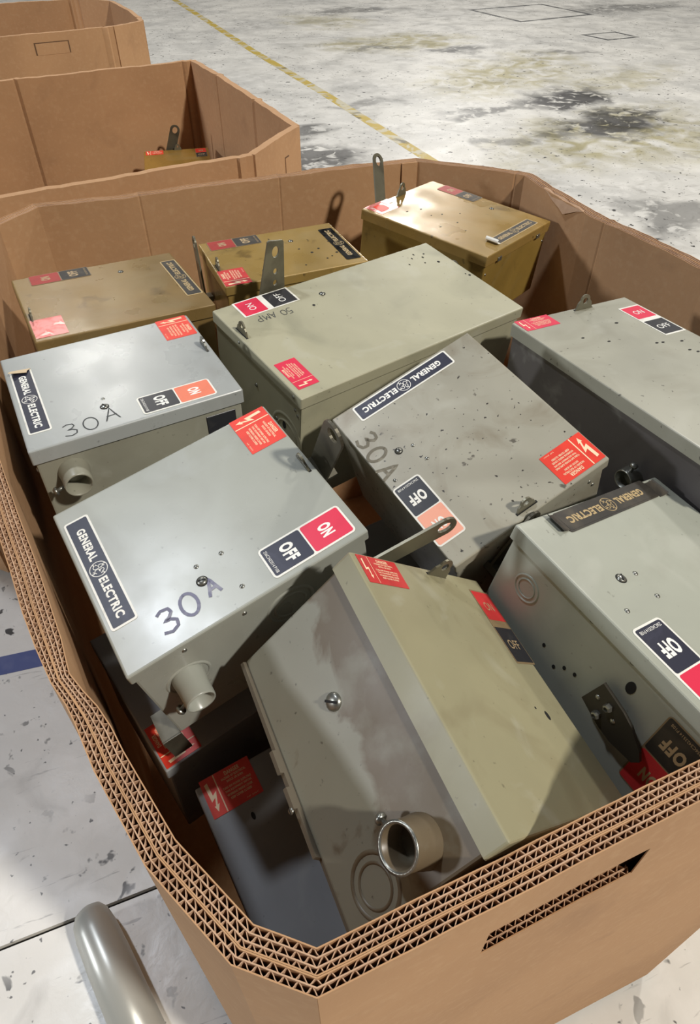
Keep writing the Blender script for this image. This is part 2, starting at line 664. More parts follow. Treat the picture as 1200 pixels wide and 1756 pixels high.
def empty(name, loc=(0, 0, 0)):
    o = bpy.data.objects.new(name, None)
    COL.objects.link(o)
    o.location = loc
    o.empty_display_size = 0.05
    return o


# nearest carton: inner face of the wall, counter-clockwise, corners marked True
NEAR = [((0.020, 0.1045), True), ((0.136, 0.1085), False), ((0.212, 0.1115), False), ((0.296, 0.1135), False), ((0.43, 0.114), False),
        ((0.555, 0.114), True), ((0.845, 0.400), True), ((0.840, 0.70), False), ((0.820, 0.85), False), ((0.805, 0.955), False), ((0.804, 1.06), False),
        ((0.810, 1.165), True), ((0.651, 1.328), True), ((0.35, 1.332), False), ((0.055, 1.325), False), ((-0.092, 1.328), True),
        ((-0.158, 1.269), True), ((-0.168, 1.0), False), ((-0.166, 0.80), False), ((-0.148, 0.61), False), ((-0.132, 0.524), False), ((-0.1183, 0.458), False), ((-0.1084, 0.405), False), ((-0.1015, 0.366), False),
        ((-0.0978, 0.333), True), ((-0.089, 0.3137), False), ((-0.0806, 0.298), False), ((-0.0729, 0.278), False), ((-0.0667, 0.256), False), ((-0.0437, 0.1885), False), ((-0.010, 0.128), False)]
RIM = 0.95
Z0 = 0.02
gay = empty('cardboard_bulk_carton', (0, 0, 0))
gay['label'] = 'nearest octagonal cardboard bulk carton, filled with switch boxes'
gay['category'] = 'carton'
gay['group'] = 'cardboard bulk cartons'
D_ROWS = [0.0, 0.0042, 0.0084, 0.0118, 0.0128, 0.0168, 0.0208]   # liner offsets; 0.0118/0.0128 is the seam between the two cartons


def with_grooves(path, spots, depth=0.0026, half=0.0035):
    """pressed fold lines: a small outward V in the wall at (segment index, fraction) spots; corners keep their flag"""
    out = []
    n_ = len(path)
    for i in range(n_):
        out.append(path[i])
        a, b_ = Vector(path[i][0]), Vector(path[(i + 1) % n_][0])
        d = (b_ - a).normalized()
        nn = Vector((d.y, -d.x))
        for (k, f) in sorted(spots):
            if k == i:
                c = a.lerp(b_, f)
                for q in (c - d * half, c + nn * depth, c + d * half):
                    out.append(((q.x, q.y), False))
    return out


NEAR = with_grooves(NEAR, [(12, .98), (8, .6), (13, .9), (11, .08), (5, .5)], 0.0013, 0.003)
base = V2([p for p, c in NEAR])
corner_idx = [i for i, (p, c) in enumerate(NEAR) if c]
OFF = {}


def offs(d):
    if d not in OFF:
        OFF[d] = offset_closed(base, d, crush)
    return OFF[d]


def sub(path, i0, i1):
    n = len(path)
    out = [path[i0]]
    i = i0
    while i != i1:
        i = (i + 1) % n
        out.append(path[i])
    return out


T = 0.0008
SLOT = (0.128, 0.2565, 0.843, 0.891)


def cut(path, u0, u1):
    """portion of a mostly u-running path between u0 and u1"""
    L = seglen(path)
    out = []
    n = 60
    for k in range(n + 1):
        p, _ = along(path, L * k / n)
        if u0 <= p.x <= u1:
            out.append(p)
    f0 = None

    def interp(u):
        for i in range(len(path) - 1):
            a, b = path[i], path[i + 1]
            if min(a.x, b.x) <= u <= max(a.x, b.x) and abs(b.x - a.x) > 1e-9:
                return a.lerp(b, (u - a.x) / (b.x - a.x))
        return None
    a, b = interp(u0), interp(u1)
    if a is not None:
        out = [a] + [p for p in out if p.x > u0 + 1e-4]
    if b is not None:
        out = [p for p in out if p.x < u1 - 1e-4] + [b]
    return out


for ci in range(len(corner_idx)):
    i0, i1 = corner_idx[ci], corner_idx[(ci + 1) % len(corner_idx)]
    front = (ci == 0)
    mb = MB()
    me_ = MB()
    AMP = 0.0022
    for d in D_ROWS:
        pth = sub(offs(d), i0, i1)
        if d in (0.0, 0.0118):
            sheet(mb, pth, T, Z0, RIM, AMP)
        elif d in (0.0208, 0.0128):
            if front and d == 0.0208:
                sheet(mb, cut(pth, -1, SLOT[0]), T, Z0, RIM, AMP)
                sheet(mb, cut(pth, SLOT[1], 2), T, Z0, RIM, AMP)
                mid = cut(pth, SLOT[0], SLOT[1])
                sheet(mb, mid, T, SLOT[3], RIM, AMP)
                sheet(mb, mid, T, Z0, RIM, AMP, flat_top=SLOT[2])
            else:
                sheet(mb, pth, T, Z0, RIM, AMP)
        else:
            if front and d == 0.0168:
                mid = cut(pth, SLOT[0], SLOT[1])
                sheet(me_, pth, T, SLOT[3], RIM, AMP)
                sheet(me_, mid, T, SLOT[2] - 0.05, RIM, AMP, flat_top=SLOT[2])
            else:
                sheet(me_, pth, T, RIM - 0.06, RIM, AMP)
    for k, (d0, d1) in enumerate(((0.0, 0.0042), (0.0042, 0.0084), (0.0084, 0.0118), (0.0128, 0.0168), (0.0168, 0.0208))):
        pa, pb = sub(offs(d0), i0, i1), sub(offs(d1), i0, i1)
        pit = (0.0084, 0.0078, 0.0066, 0.0082, 0.0080)[k]
        flutes(me_, pa, pb, pit, 0.00055, RIM - 0.05, RIM, AMP, phase=k * 1.7)
        if front and k >= 3:
            ma, mbb = cut(pa, SLOT[0], SLOT[1]), cut(pb, SLOT[0], SLOT[1])
            flutes(me_, ma, mbb, pit, 0.00055, SLOT[2] - 0.04, RIM, AMP, flat_top=SLOT[2] - 0.0006, phase=k)
    pan = obj('wall_panel', mb.mesh('wall_panel', CARD), gay)
    ed = obj('corrugated_edge', me_.mesh('corrugated_edge', CARD_EDGE), pan)
    ed['kind'] = 'stuff'
    if ci == 0:
        pan['label'] = 'front panel with a long hand slot'
    if ci == 4 - 1:
        pan['label'] = 'back right corner panel'
    if ci == 4:
        # glued overlap strip beside the back right corner
        g = MB()
        sheet(g, V2([(0.652, 1.3245), (0.618, 1.3255)]), 0.003, Z0, RIM - 0.001, 0.001)
        obj('glue_flap', g.mesh('glue_flap', CARD), pan)
    if ci == 2:
        # torn paper hanging off the rim of the right panel
        g = MB()
        n = 9
        vs = []
        for a in range(n):
            t_ = a / (n - 1)
            v = 1.090 - 0.125 * t_
            u = 0.8045 - 0.0008 * t_
            hang = 0.020 * (t_ / 0.62 if t_ < 0.62 else (1 - t_) / 0.38) + 0.0015
            for b in range(4):
                s_ = b / 3
                vs.append((u + 0.004 - (0.003 + 0.006 * hang / 0.02) * s_ ** 0.7, v, RIM + 0.0025 - hang * s_ ** 1.5 + 0.0012 * math.sin(a * 2.1)))
        fs = [(a * 4 + b, a * 4 + b + 1, (a + 1) * 4 + b + 1, (a + 1) * 4 + b) for a in range(n - 1) for b in range(3)]
        g.add(vs, fs)
        t = obj('torn_flap', g.mesh('torn_flap', CARD_EDGE), pan)
        sm = t.modifiers.new('thick', 'SOLIDIFY')
        sm.thickness = 0.0012
# bottom of the carton
mb = MB()
vs = [(p.x, p.y, 0.012) for p in offs(0.0)] + [(p.x, p.y, 0.022) for p in offs(0.0)]
n = len(base)
mb.add(vs, [tuple(range(n))[::-1], tuple(range(n, 2 * n))] + [(i, (i + 1) % n, n + (i + 1) % n, n + i) for i in range(n)])
obj('bottom_panel', mb.mesh('bottom_panel', CARD), gay)
OFF.clear()


def far_carton(path, corners, label, top=0.95, slots=(), folds=()):
    flagged = with_grooves([(p, i in corners) for i, p in enumerate(path)], list(folds), 0.006, 0.007)
    path = [p for p, c in flagged]
    corners = [i for i, (p, c) in enumerate(flagged) if c]
    g = empty('cardboard_bulk_carton')
    g['label'] = label
    g['category'] = 'carton'
    g['group'] = 'cardboard bulk cartons'
    b = V2(path)
    outer = offset_closed(b, 0.018)
    m5 = offset_closed(b, 0.009)
    n_ = len(b)
    for k in range(len(corners)):
        i0, i1 = corners[k], corners[(k + 1) % len(corners)]
        q = MB()
        sheet(q, sub(m5, i0, i1), 0.018, 0.02, top, 0.0018, step=0.025)
        pn = obj('wall_panel', q.mesh('wall_panel', CARD), g)
        for (kk, fr0, fr1, z0, z1, cutdepth) in slots:
            if kk == k:
                # pressed-in hand hole cover: a shallow flap with a dark cut line around it
                po = sub(outer, i0, i1)
                L = seglen(po)
                q2 = MB()
                pts = [along(po, L * (fr0 + (fr1 - fr0) * j / 6))[0] for j in range(7)]
                sheet(q2, pts, 0.003, z0, z1, 0.0, flat_top=z1)
                obj('hand_hole_flap', q2.mesh('hand_hole_flap', CARD), pn)
                q3 = MB()
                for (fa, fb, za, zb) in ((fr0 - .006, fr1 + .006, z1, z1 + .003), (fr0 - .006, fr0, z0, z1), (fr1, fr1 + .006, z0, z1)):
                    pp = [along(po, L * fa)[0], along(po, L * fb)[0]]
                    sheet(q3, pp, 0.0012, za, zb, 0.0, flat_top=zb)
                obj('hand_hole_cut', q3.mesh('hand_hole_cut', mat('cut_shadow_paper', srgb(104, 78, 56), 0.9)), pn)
    q = MB()
    vs = [(p.x, p.y, 0.012) for p in b] + [(p.x, p.y, 0.022) for p in b]
    q.add(vs, [tuple(range(n_))[::-1], tuple(range(n_, 2 * n_))] + [(i, (i + 1) % n_, n_ + (i + 1) % n_, n_ + i) for i in range(n_)])
    obj('bottom_panel', q.mesh('bottom_panel', CARD), g)
    return g


far_carton([(-0.58, 1.55), (-0.42, 1.404), (-0.156, 1.417), (0.10, 1.462), (0.337, 1.503), (0.486, 1.670), (0.461, 1.959), (0.432, 2.251), (0.400, 2.486),
            (0.10, 2.440), (-0.06, 2.412), (-0.165, 2.397), (-0.46, 2.36), (-0.61, 2.21)], [0, 1, 4, 5, 8, 12, 13],
           'middle cardboard bulk carton with one gold switch box inside', slots=[(2, 0.62, 0.70, 0.80, 0.90, 0)], folds=[(10, .6), (7, .05), (5, .95), (8, .08), (3, .9)])
far_carton([(-0.70, 3.25), (-0.56, 3.115), (-0.172, 3.176), (0.232, 3.253), (0.353, 3.358), (0.345, 3.612), (0.300, 3.99), (0.145, 4.10), (-0.20, 4.06), (-0.55, 4.02), (-0.72, 3.86)],
           [0, 1, 3, 4, 6, 7, 9, 10], 'farthest cardboard bulk carton at the top left, behind the middle one', slots=[(1, 0.62, 0.765, 0.880, 0.918, 0)], folds=[(7, .06), (6, .9), (2, .93), (4, .3)])

# ------------------------------------------------------------------ labels (flat prints stuck on the covers)
GE_W, GE_H = 0.136, 0.0245


def monogram(mb, cx, cy, r, z, w):
    ribbon(mb, [(cx + x, cy + y) for x, y in arc(0, 0, r, r, 0, 360, 28)], w, z)
    for k in range(4):
        a = 90 * k + 20
        c = math.cos(math.radians(a)), math.sin(math.radians(a))
        ribbon(mb, [(cx + c[0] * r * .78 + x, cy + c[1] * r * .78 + y) for x, y in arc(0, 0, r * .14, r * .14, a, a + 250, 8)], w * 1.2, z)
    # script capitals
    ribbon(mb, [(cx + x * r, cy + y * r) for x, y in arc(-.30, .30, .20, .26, -60, 250, 12) + arc(-.34, -.22, .26, .30, 100, 380, 12) + [(-.02, .05)]], w, z)
    ribbon(mb, [(cx + x * r, cy + y * r) for x, y in arc(.30, .34, .20, .20, -20, 260, 10) + arc(.26, -.20, .28, .32, 110, 330, 12)], w, z)
    ribbon(mb, [(cx + x * r, cy + y * r) for x, y in [(-.5, .02), (-.2, .10), (.1, -.02), (.45, .08)]], w, z)


CACHE = {}


def nameplate_meshes(style):
    if ('ge', style) in CACHE:
        return CACHE['ge', style]
    bm_, fm, tm = {'navy': (WHITE, NAVY, PALETEXT), 'brown': (BROWNLAB, BROWNLAB, GOLDTEXT), 'gold': (GOLDTEXT, BROWNLAB, GOLDTEXT), 'foil': (FOILLAB, FOILLAB, GOLDTEXT)}[style]
    b = plate_mesh('nameplate', rrect(-GE_W / 2, GE_W / 2, -GE_H / 2, GE_H / 2, .0028), [], .0004, bm_)
    f = plate_mesh('nameplate_field', rrect(-GE_W / 2 + .0022, GE_W / 2 - .0022, -GE_H / 2 + .0020, GE_H / 2 - .0020, .0014), [], .0002, fm)
    t = MB()
    text(t, 'GENERAL', -.0325, 0, .042, .0084, 0, .045)
    t2, t3 = MB(), MB()
    text(t2, 'ELECTRIC', .0345, 0, .048, .0084, 0, .045)
    monogram(t3, .0, 0, .0082, 0, .0007)
    CACHE['ge', style] = (b, f, (t.mesh('lettering', tm), t2.mesh('lettering', tm), t3.mesh('monogram', tm)))
    return CACHE['ge', style]


def nameplate(root, x, y, rot=0.0, style='navy', sx=1.0):
    b, f, t = nameplate_meshes(style)
    M = Matrix.Translation((x, y, 0.0001)) @ Matrix.Rotation(rot, 4, 'Z') @ Matrix.Diagonal((sx, 1, 1, 1))
    o = obj('nameplate', b, root, M)
    obj('nameplate_field', f, o, Matrix.Translation((0, 0, .00035)))
    for me in t:
        obj(me.name.split('.')[0], me, o, Matrix.Translation((0, 0, .00068)))
    return o


def onoff_meshes(style, onm, aged=False):
    key = ('on', style, onm.name, aged)
    if key in CACHE:
        return CACHE[key]
    w, h = (.0355, .0865) if style == 1 else (.0375, .089)
    plate = plate_mesh('on_off_plate', rrect(-w / 2, w / 2, -h / 2, h / 2, .004 if style == 1 else .001), [], .0004, AGEDRIM if aged else WHITE)
    e = .0012 if aged else .002
    if style == 1:
        on = plate_mesh('on_field', rrect(-w / 2 + e, w / 2 - e, .0008, h / 2 - e, .002), [], .0002, onm)
        off = plate_mesh('off_field', rrect(-w / 2 + e, w / 2 - e, -h / 2 + e, -.0008, .002), [], .0002, BROWNLAB if aged else (BLACKLAB if onm is not CRIMSON else NAVY))
        ts = [MB(), MB(), MB()]
        text(ts[0], 'ON', 0, .0205, .0140, .0135, 0, .05)
        text(ts[1], 'OFF', 0, -.0190, .0200, .0140, 0, .05)
        text(ts[2], '256C3423514 P108', .0, -.0375, .026, .0030, 0, .0)
    else:
        on = plate_mesh('on_field', rrect(-w / 2 + e, w / 2 - e, .0065, h / 2 - e * 1.5, .0006), [], .0002, onm)
        off = plate_mesh('off_field', rrect(-w / 2 + e, w / 2 - e, -h / 2 + e * 1.5, -.0025, .0006), [], .0002, BLACKLAB)
        ts = [MB(), MB()]
        text(ts[0], 'ON', 0, .0240, .0165, .0105, 0, 0)
        text(ts[1], 'OFF', 0, -.0225, .0215, .0105, 0, 0)
    CACHE[key] = (plate, on, off, [t.mesh('lettering', AGEDTEXT if aged else PALETEXT) for t in ts])
    return CACHE[key]


def onoff(root, M, style=1, onm=None, aged=False):
    p, on, off, t = onoff_meshes(style, onm or CRIMSON, aged)
    o = obj('on_off_plate', p, root, M)
    obj('on_field', on, o, Matrix.Translation((0, 0, .00035)))
    obj('off_field', off, o, Matrix.Translation((0, 0, .00035)))
    for me in t:
        obj('lettering', me, o, Matrix.Translation((0, 0, .00068)))
    return o


def danger_meshes(style, m):
    key = ('dan', style, m.name)
    if key in CACHE:
        return CACHE[key]
    w, h = (.0545, .0405) if style == 1 else (.0565, .0305)
    p = plate_mesh('danger_label', rrect(-w / 2, w / 2, -h / 2, h / 2, .0008), [], .0003, m)
    t = MB()
    x0 = -w / 2
    s = h / .0405
    if style == 1:
        bolt = [(.0035, .0345), (.0070, .0355), (.0078, .0215), (.0125, .0245), (.0088, .0115), (.0108, .0120), (.0072, .0045), (.0052, .0110), (.0066, .0108), (.0090, .0185), (.0046, .0158)]
    else:
        bolt = [(.0045, .0345), (.0066, .0355), (.0060, .0220), (.0096, .0235), (.0088, .0115), (.0103, .0120), (.0082, .0060), (.0066, .0108), (.0076, .0112), (.0078, .0200), (.0040, .0185)]
    bolt = [(x0 + a, -h / 2 + b * s) for a, b in bolt]
    bm = bmesh.new()
    vs = [bm.verts.new((a, b, 0)) for a, b in bolt]
    bmesh.ops.triangle_fill(bm, use_beauty=True, edges=[bm.edges.new((vs[i], vs[(i + 1) % len(vs)])) for i in range(len(vs))])
    bm.verts.index_update()
    tb = MB()
    tb.add([v.co for v in bm.verts], [tuple(v.index for v in f.verts) for f in bm.faces])
    bm.free()
    tb.box(x0 + .0145, x0 + .0157 if style == 1 else x0 + .0150, -h / 2 + .0005, h / 2 - .0005, 0, .00005)
    cx = x0 + .0345
    lines = [('DANGER', .0165, .0044), ('HAZARD OF ELECTRICAL', .0270, .0024), ('SHOCK OR BURN', .0180, .0024), None,
             ('TURN OFF POWER SUPPLYING', .0310, .0024), ('THIS EQUIPMENT BEFORE', .0290, .0024), ('WORKING INSIDE COVER', .0280, .0024), ('KEEP COVER CLOSED', .0230, .0024)]
    y = h / 2 - .0050 * s
    for ln in lines:
        if ln is None:
            y -= .0018 * s
            continue
        tx, wd, ht = ln
        text(t, tx, cx, y, wd, ht * s, .00002, .03)
        y -= (.0046 if tx == 'DANGER' else .0038) * s
    if style == 1:
        text(t, 'NP 256C', x0 + .044, -h / 2 + .0028, .013, .0013, .00002, 0)
    CACHE[key] = (p, (tb.mesh('lightning_arrow', CREAM), t.mesh('lettering', CREAM)))
    return CACHE[key]


def danger(root, x, y, style=1, m=None, rot=0.0, lettering=True):
    p, t = danger_meshes(style, m or RED)
    o = obj('danger_label', p, root, Matrix.Translation((x, y, .0001)) @ Matrix.Rotation(rot, 4, 'Z'))
    if lettering:
        for me in t:
            obj(me.name.split('.')[0], me, o, Matrix.Translation((0, 0, .0004)))
    return o


# handwriting strokes in a unit cell (0..0.75 wide, 0..1 high)
GLYPH = {
    '3': [[(.05, .88), (.25, 1.0), (.52, .95), (.58, .76), (.42, .58), (.22, .52), (.45, .50), (.64, .36), (.60, .12), (.34, .0), (.04, .10)]],
    '0': [arc(.34, .5, .32, .48, 100, 465, 20)],
    'A': [[(.02, .0), (.20, .5), (.36, 1.0), (.50, .5), (.66, .02)], [(.10, .36), (.58, .40)]],
    '5': [[(.58, 1.0), (.16, .98), (.12, .58), (.40, .62), (.60, .40), (.50, .10), (.24, .0), (.04, .10)]],
    'M': [[(.02, .0), (.08, .95), (.32, .35), (.56, .95), (.64, .0)]],
    'P': [[(.10, -.05), (.12, 1.0), (.46, .98), (.60, .76), (.46, .52), (.14, .46)]],
}


def handwriting(root, s, cells, m, w):
    """cells: (x, y, height) of each glyph's centre on the cover; text runs along +y"""
    mb = MB()
    for ch, (x, y, h) in zip(s, cells):
        for k, st in enumerate(GLYPH[ch]):
            pts = []
            for i in range(len(st) - 1):
                for j in range(3):
                    t = j / 3
                    pts.append((st[i][0] * (1 - t) + st[i + 1][0] * t, st[i][1] * (1 - t) + st[i + 1][1] * t))
            pts.append(st[-1])
            pts = [(x - (b - .5) * h, y + (a - .34) * h) for a, b in pts]
            ribbon(mb, pts, w, .0003 + .00004 * k)
    return obj('handwriting', mb.mesh('handwriting', m), root)


# ------------------------------------------------------------------ hardware


def hub_mesh(r=.0175, L=.036):
    mb = MB()
    mb.lathe([(r * 1.08, 0), (r * 1.08, .003), (r * 1.03, .008), (r, .013), (r * .97, L - .002), (r * .93, L), (r * .82, L - .001), (r * .80, .004)], 32)
    mb.lathe([(r * .80, .004), (0.0005, .004)], 32)
    return mb.mesh('conduit_hub', None, True)


def conduit_hub(root, M, m, r=.0175, L=.036, screw_dir=180):
    o = obj('conduit_hub', hub_mesh(r, L), root, M, [m])
    a = math.radians(screw_dir)
    Ms = frame((r * .9 * math.cos(a), r * .9 * math.sin(a), L * .62), (0, 0, 1), (-math.sin(a), math.cos(a), 0))
    # z of that frame points along x cross y: aim it outwards
    if Vector((Ms[0][2], Ms[1][2], 0)).dot(Vector((math.cos(a), math.sin(a), 0))) < 0:
        Ms = frame((r * .9 * math.cos(a), r * .9 * math.sin(a), L * .62), (0, 0, -1), (-math.sin(a), math.cos(a), 0))
    s = MB().lathe([(.0022, 0), (.0022, .009), (.0046, .0092), (.0048, .0115), (.0030, .0135), (.0003, .0138)], 14)
    obj('set_screw', s.mesh('set_screw', STEEL, True), o, Ms)
    return o


def screw_mesh(r=.0045):
    key = ('screw', r)
    if key not in CACHE:
        mb = MB().lathe([(r, 0), (r * .96, r * .22), (r * .7, r * .42), (r * .3, r * .5), (.0002, r * .52)], 20)
        CACHE[key] = mb.mesh('cover_screw', STEEL, True)
        CACHE['slot', r] = MB().box(-r * .8, r * .8, -r * .13, r * .13, r * .40, r * .56).mesh('screw_slot', BLACKHOLE)
    return CACHE[key], CACHE['slot', r]


def screw(root, M, r=.0045, rot=0.6, ring=False, name='cover_screw'):
    a, b = screw_mesh(r)
    o = obj(name, a, root, M)
    obj('screw_slot', b, o, Matrix.Rotation(rot, 4, 'Z'))
    if ring:
        if ('ring', r) not in CACHE:
            CACHE['ring', r] = MB().lathe([(r * 1.18, 0), (r * 1.18, .0003), (r * .95, .0003), (r * .95, 0)], 24).mesh('screw_hole_rim', BLACKHOLE)
        obj('screw_hole_rim', CACHE['ring', r], o)
    return o


def rivet_mesh():
    if 'rivet' not in CACHE:
        CACHE['rivet'] = MB().lathe([(.0024, 0), (.0021, .0006), (.0012, .0010), (.0002, .0011)], 12).mesh('rivet', STEEL, True)
    return CACHE['rivet']


def rivet(root, M):
    return obj('rivet', rivet_mesh(), root, M)


def hole(root, M, rx, ry=None):
    o = obj('drilled_hole', plate_mesh('drilled_hole', ellipse(0, 0, rx, ry or rx, 14), [], .0002, BLACKHOLE), root, M)
    return o


def knockout(root, M, r, m):
    mb = MB()
    mb.lathe([(r * 1.05, 0), (r, .0010), (r * .93, .0010), (r * .89, .0001)], 36)
    mb.lathe([(r * .72, 0), (r * .69, .0009), (r * .64, .0009), (r * .61, .0001)], 36)
    return obj('knockout_ring', mb.mesh('knockout_ring', m, True), root, M)


def hasp(root, x, y, lean=0.0, w=.024, h=.015, m=None, yaw=0.0):
    """padlock ear that stands up through the cover, in the plane of the cover's top edge"""
    outer = [(-w * .5, 0), (w * .5, 0), (w * .40, h * .45)] + [(w * .28 * math.cos(a), h * .62 + h * .38 * math.sin(a)) for a in [PI * k / 8 for k in range(0, 9)]] + [(-w * .40, h * .45)]
    me = plate_mesh('padlock_hasp', outer, [ellipse(0, h * .58, w * .15, h * .20, 12)], .0022, m or LEVERSTEEL)
    M = Matrix.Translation((x, y, 0)) @ Matrix.Rotation(yaw, 4, 'Z') @ Matrix.Rotation(lean, 4, 'X') @ frame((0, .0011, 0), (1, 0, 0), (0, 0, 1))
    o = obj('padlock_hasp', me, root, M)
    sl = MB().box(-w * .56, w * .56, -.0008, .0022, 0.00005, .0003)
    obj('hasp_slot', sl.mesh('hasp_slot', BLACKHOLE), root, Matrix.Translation((x, y, 0)))
    return o


def lever(root, base, tip, w, y, tail=.03, lean=0.0, m=None, wtip=None, foot=True):
    """operating handle in the xz plane beside the hasp edge; base/tip are (x, z), tip is the centre of the hole"""
    b, t = Vector(base), Vector(tip)
    d = (t - b)
    L = d.length
    wt = (wtip or w) / 2
    outer = [(-tail, -w / 2)] + [(L + wt * math.cos(a), wt * math.sin(a)) for a in [-PI / 2 + PI * k / 12 for k in range(13)]] + [(-tail, w / 2)]
    me = plate_mesh('handle_lever', outer, [ellipse(L - .001, 0, wt * .66, wt * .52, 18)], .0028, m or LEVERSTEEL)
    dd = d.normalized()
    M = Matrix.Translation((b.x, y, b.y)) @ Matrix.Rotation(-lean, 4, 'X') @ frame((0, 0, 0), (dd.x, 0, dd.y), (-dd.y, 0, dd.x))
    o = obj('handle_lever', me, root, M)
    if foot:
        f = MB().box(-tail - .006, -tail + .002, -w / 2, w / 2, -.012, .014)
        obj('lever_foot', f.mesh('lever_foot', m or LEVERSTEEL), o)
    return o


# ------------------------------------------------------------------ switch enclosures
FIT = {
    'A': ([0.2024, 0.2394, 0.1477], [0.0289, 0.4655, 0.9343], [0.2179, -0.9717, -0.0915], [0.9642, 0.1999, 0.1743]),
    'B': ([0.2024, 0.2394, 0.215], [-0.0189, 0.7362, 0.9454], [0.1443, -0.9895, -0.0013], [0.9895, 0.1444, -0.0028]),
    'D': ([0.2024, 0.2394, 0.185], [0.3258, 0.5061, 0.9229], [-0.9395, -0.1476, -0.3091], [0.1993, -0.9695, -0.1428]),
    'C': ([0.2171, 0.3897, 0.20], [0.3355, 0.7923, 0.9369], [-0.2759, 0.9544, 0.1137], [-0.9604, -0.2786, 0.0083]),
    'E': ([0.2040, 0.2150, 0.1350], [0.4343, 0.267, 0.9009], [-0.9609, -0.1929, 0.1986], [0.1812, -0.9805, -0.0756]),
    'H': ([0.2083, 0.376, 0.29], [0.6236, 0.5176, 0.9372], [0.9938, 0.1028, -0.0414], [-0.1045, 0.9937, -0.0415]),
    'F': ([0.2147, 0.245, 0.1552], [0.2125, 0.2403, 0.904], [0.739, 0.1348, -0.6601], [-0.0734, 0.99, 0.1201]),
    'I': ([0.2113, 0.2404, 0.23], [-0.0049, 0.9602, 0.9445], [-0.1434, 0.9894, -0.0236], [-0.9893, -0.1427, 0.0315]),
    'K': ([0.2303, 0.2669, 0.1362], [0.6209, 1.0835, 0.9276], [0.8662, 0.498, -0.0405], [-0.4953, 0.8665, 0.0621]),
    'J': ([0.168, 0.232, 0.14], [0.2666, 1.0140, 0.9400], [-0.0431, 0.9991, 0.0], [-0.9991, -0.0431, 0.0]),
    'L': ([0.2024, 0.2394, 0.1477], [0, 0, 0.700], [-0.30, 0.954, 0.0], [-0.954, -0.30, 0.0]),
    'M': ([0.2024, 0.2200, 0.1400], [0, 0, 0], [0.9825, 0.1854, 0.0], [0, 0, 0]),
    'Q': ([0.2024, 0.2394, 0.1477], [0.305, 0.530, 0.665], [-0.9848, -0.1736, 0.0], [0.1736, -0.9848, 0.0]),  # added box, fills the gap between A and D
    'N': ([0.2024, 0.2394, 0.1477], [0.2790, 2.2380, 0.730], [0.9919, -0.1268, 0.0], [0.1268, 0.9919, 0.0]),
}
# two boxes of the lower layer are placed by their top left corner
_x = Vector(FIT['M'][2])
_n = Vector((0.03, -0.15, 0.988)).normalized()
_x = (_x - _n * _x.dot(_n)).normalized()
_y = _n.cross(_x)
_c = Vector((-0.042, 0.338, 0.692)) + _x * .1012 - _y * .1100
FIT['M'] = (FIT['M'][0], list(_c), list(_x), list(_y))
_x = Vector(FIT['L'][2]).normalized()
_y = Vector((0, 0, 1)).cross(_x)
_c = Vector((-0.066, 0.362, 0.700)) + _x * .1012 - _y * .1197
FIT['L'] = (FIT['L'][0], list(_c), list(_x), list(_y))


SIZE = {'E': 1.10, 'F': 0.95}


def enclosure(key, label, mcover, mbody, skirt=.015, group='switch boxes heaped in the nearest carton'):
    (w, h, d), t, x, y = FIT[key]
    M = frame(t, x, y)
    root = empty('switch_enclosure')
    # the empty sits at the base of the box, its parts keep the cover's frame
    root.matrix_world = M @ Matrix.Scale(SIZE.get(key, 1.0), 4)
    root['label'] = label
    root['category'] = 'switch box'
    root['group'] = group
    body = obj('body', bevel_box('body', -w / 2 + .003, w / 2 - .003, -h / 2 + .003, h / 2 - .003, -d, -skirt + .003, .0022, 2, mbody), root)
    cov = obj('cover', bevel_box('cover', -w / 2, w / 2, -h / 2, h / 2, -skirt, 0, .0024, 3, mcover, True), root)
    # folded lip shadow line under the cover
    return root, w, h, d


def T3(x, y, z=0.0):
    return Matrix.Translation((x, y, z))


def side(root_dims, axis, sgn, a, b, off=0.0):
    """frame on a side face. axis 0: face x=const, (a,b)=(y,z); axis 1: face y=const, (a,b)=(x,z)"""
    w, h, d = root_dims
    if axis == 0:
        return frame((sgn * (w / 2 - .003 + off), a, b), (0, sgn, 0), (0, 0, 1))
    return frame((a, sgn * (h / 2 - .003 + off), b), (-sgn, 0, 0), (0, 0, 1))


P_A = paint('paint_grey_A', (158, 160, 150), 1.0, .10, .25, .30, light=(176, 180, 178))
P_B = paint('paint_grey_B', (160, 163, 160), 2.0, .16, .35, .30, light=(184, 188, 190))
P_Bs = paint('paint_grey_B_body', (146, 144, 128), 2.5, .2, .3, .36)
P_C = paint('paint_olive_grey_C', (168, 164, 138), 3.0, .40, .35, .40, (116, 116, 98))
P_D = paint('paint_stained_grey_D', (158, 154, 138), 4.0, .75, .95, .36, (112, 98, 74))
P_E = paint('paint_pale_grey_E', (162, 164, 150), 5.0, .12, .3, .38)
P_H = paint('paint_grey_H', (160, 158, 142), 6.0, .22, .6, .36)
P_H_shade = paint('paint_grey_H_shaded_body', (92, 88, 86), 6.5, .3, .3, .34, (60, 54, 48))  # shade of the flank put into the colour, darker than the cover
P_F = paint('paint_olive_F', (152, 146, 116), 7.0, .45, .35, .40, (112, 98, 70))
P_L = paint('paint_grey_lower', (142, 144, 146), 8.0, .1, .3, .34)
P_Fs = mat('paint_grimy_F_body', srgb(138, 136, 120), 0.42, 0, [
    (8, srgb(126, 122, 106), .42, .68, .6, 5, .6),
    (34, srgb(92, 76, 56), .62, .70, .6, 6, .4),
    (150, srgb(46, 38, 30), .68, .75, .6, 3, 0)], bump=(9, .06, .004), rough_var=.05, seed=7.37)


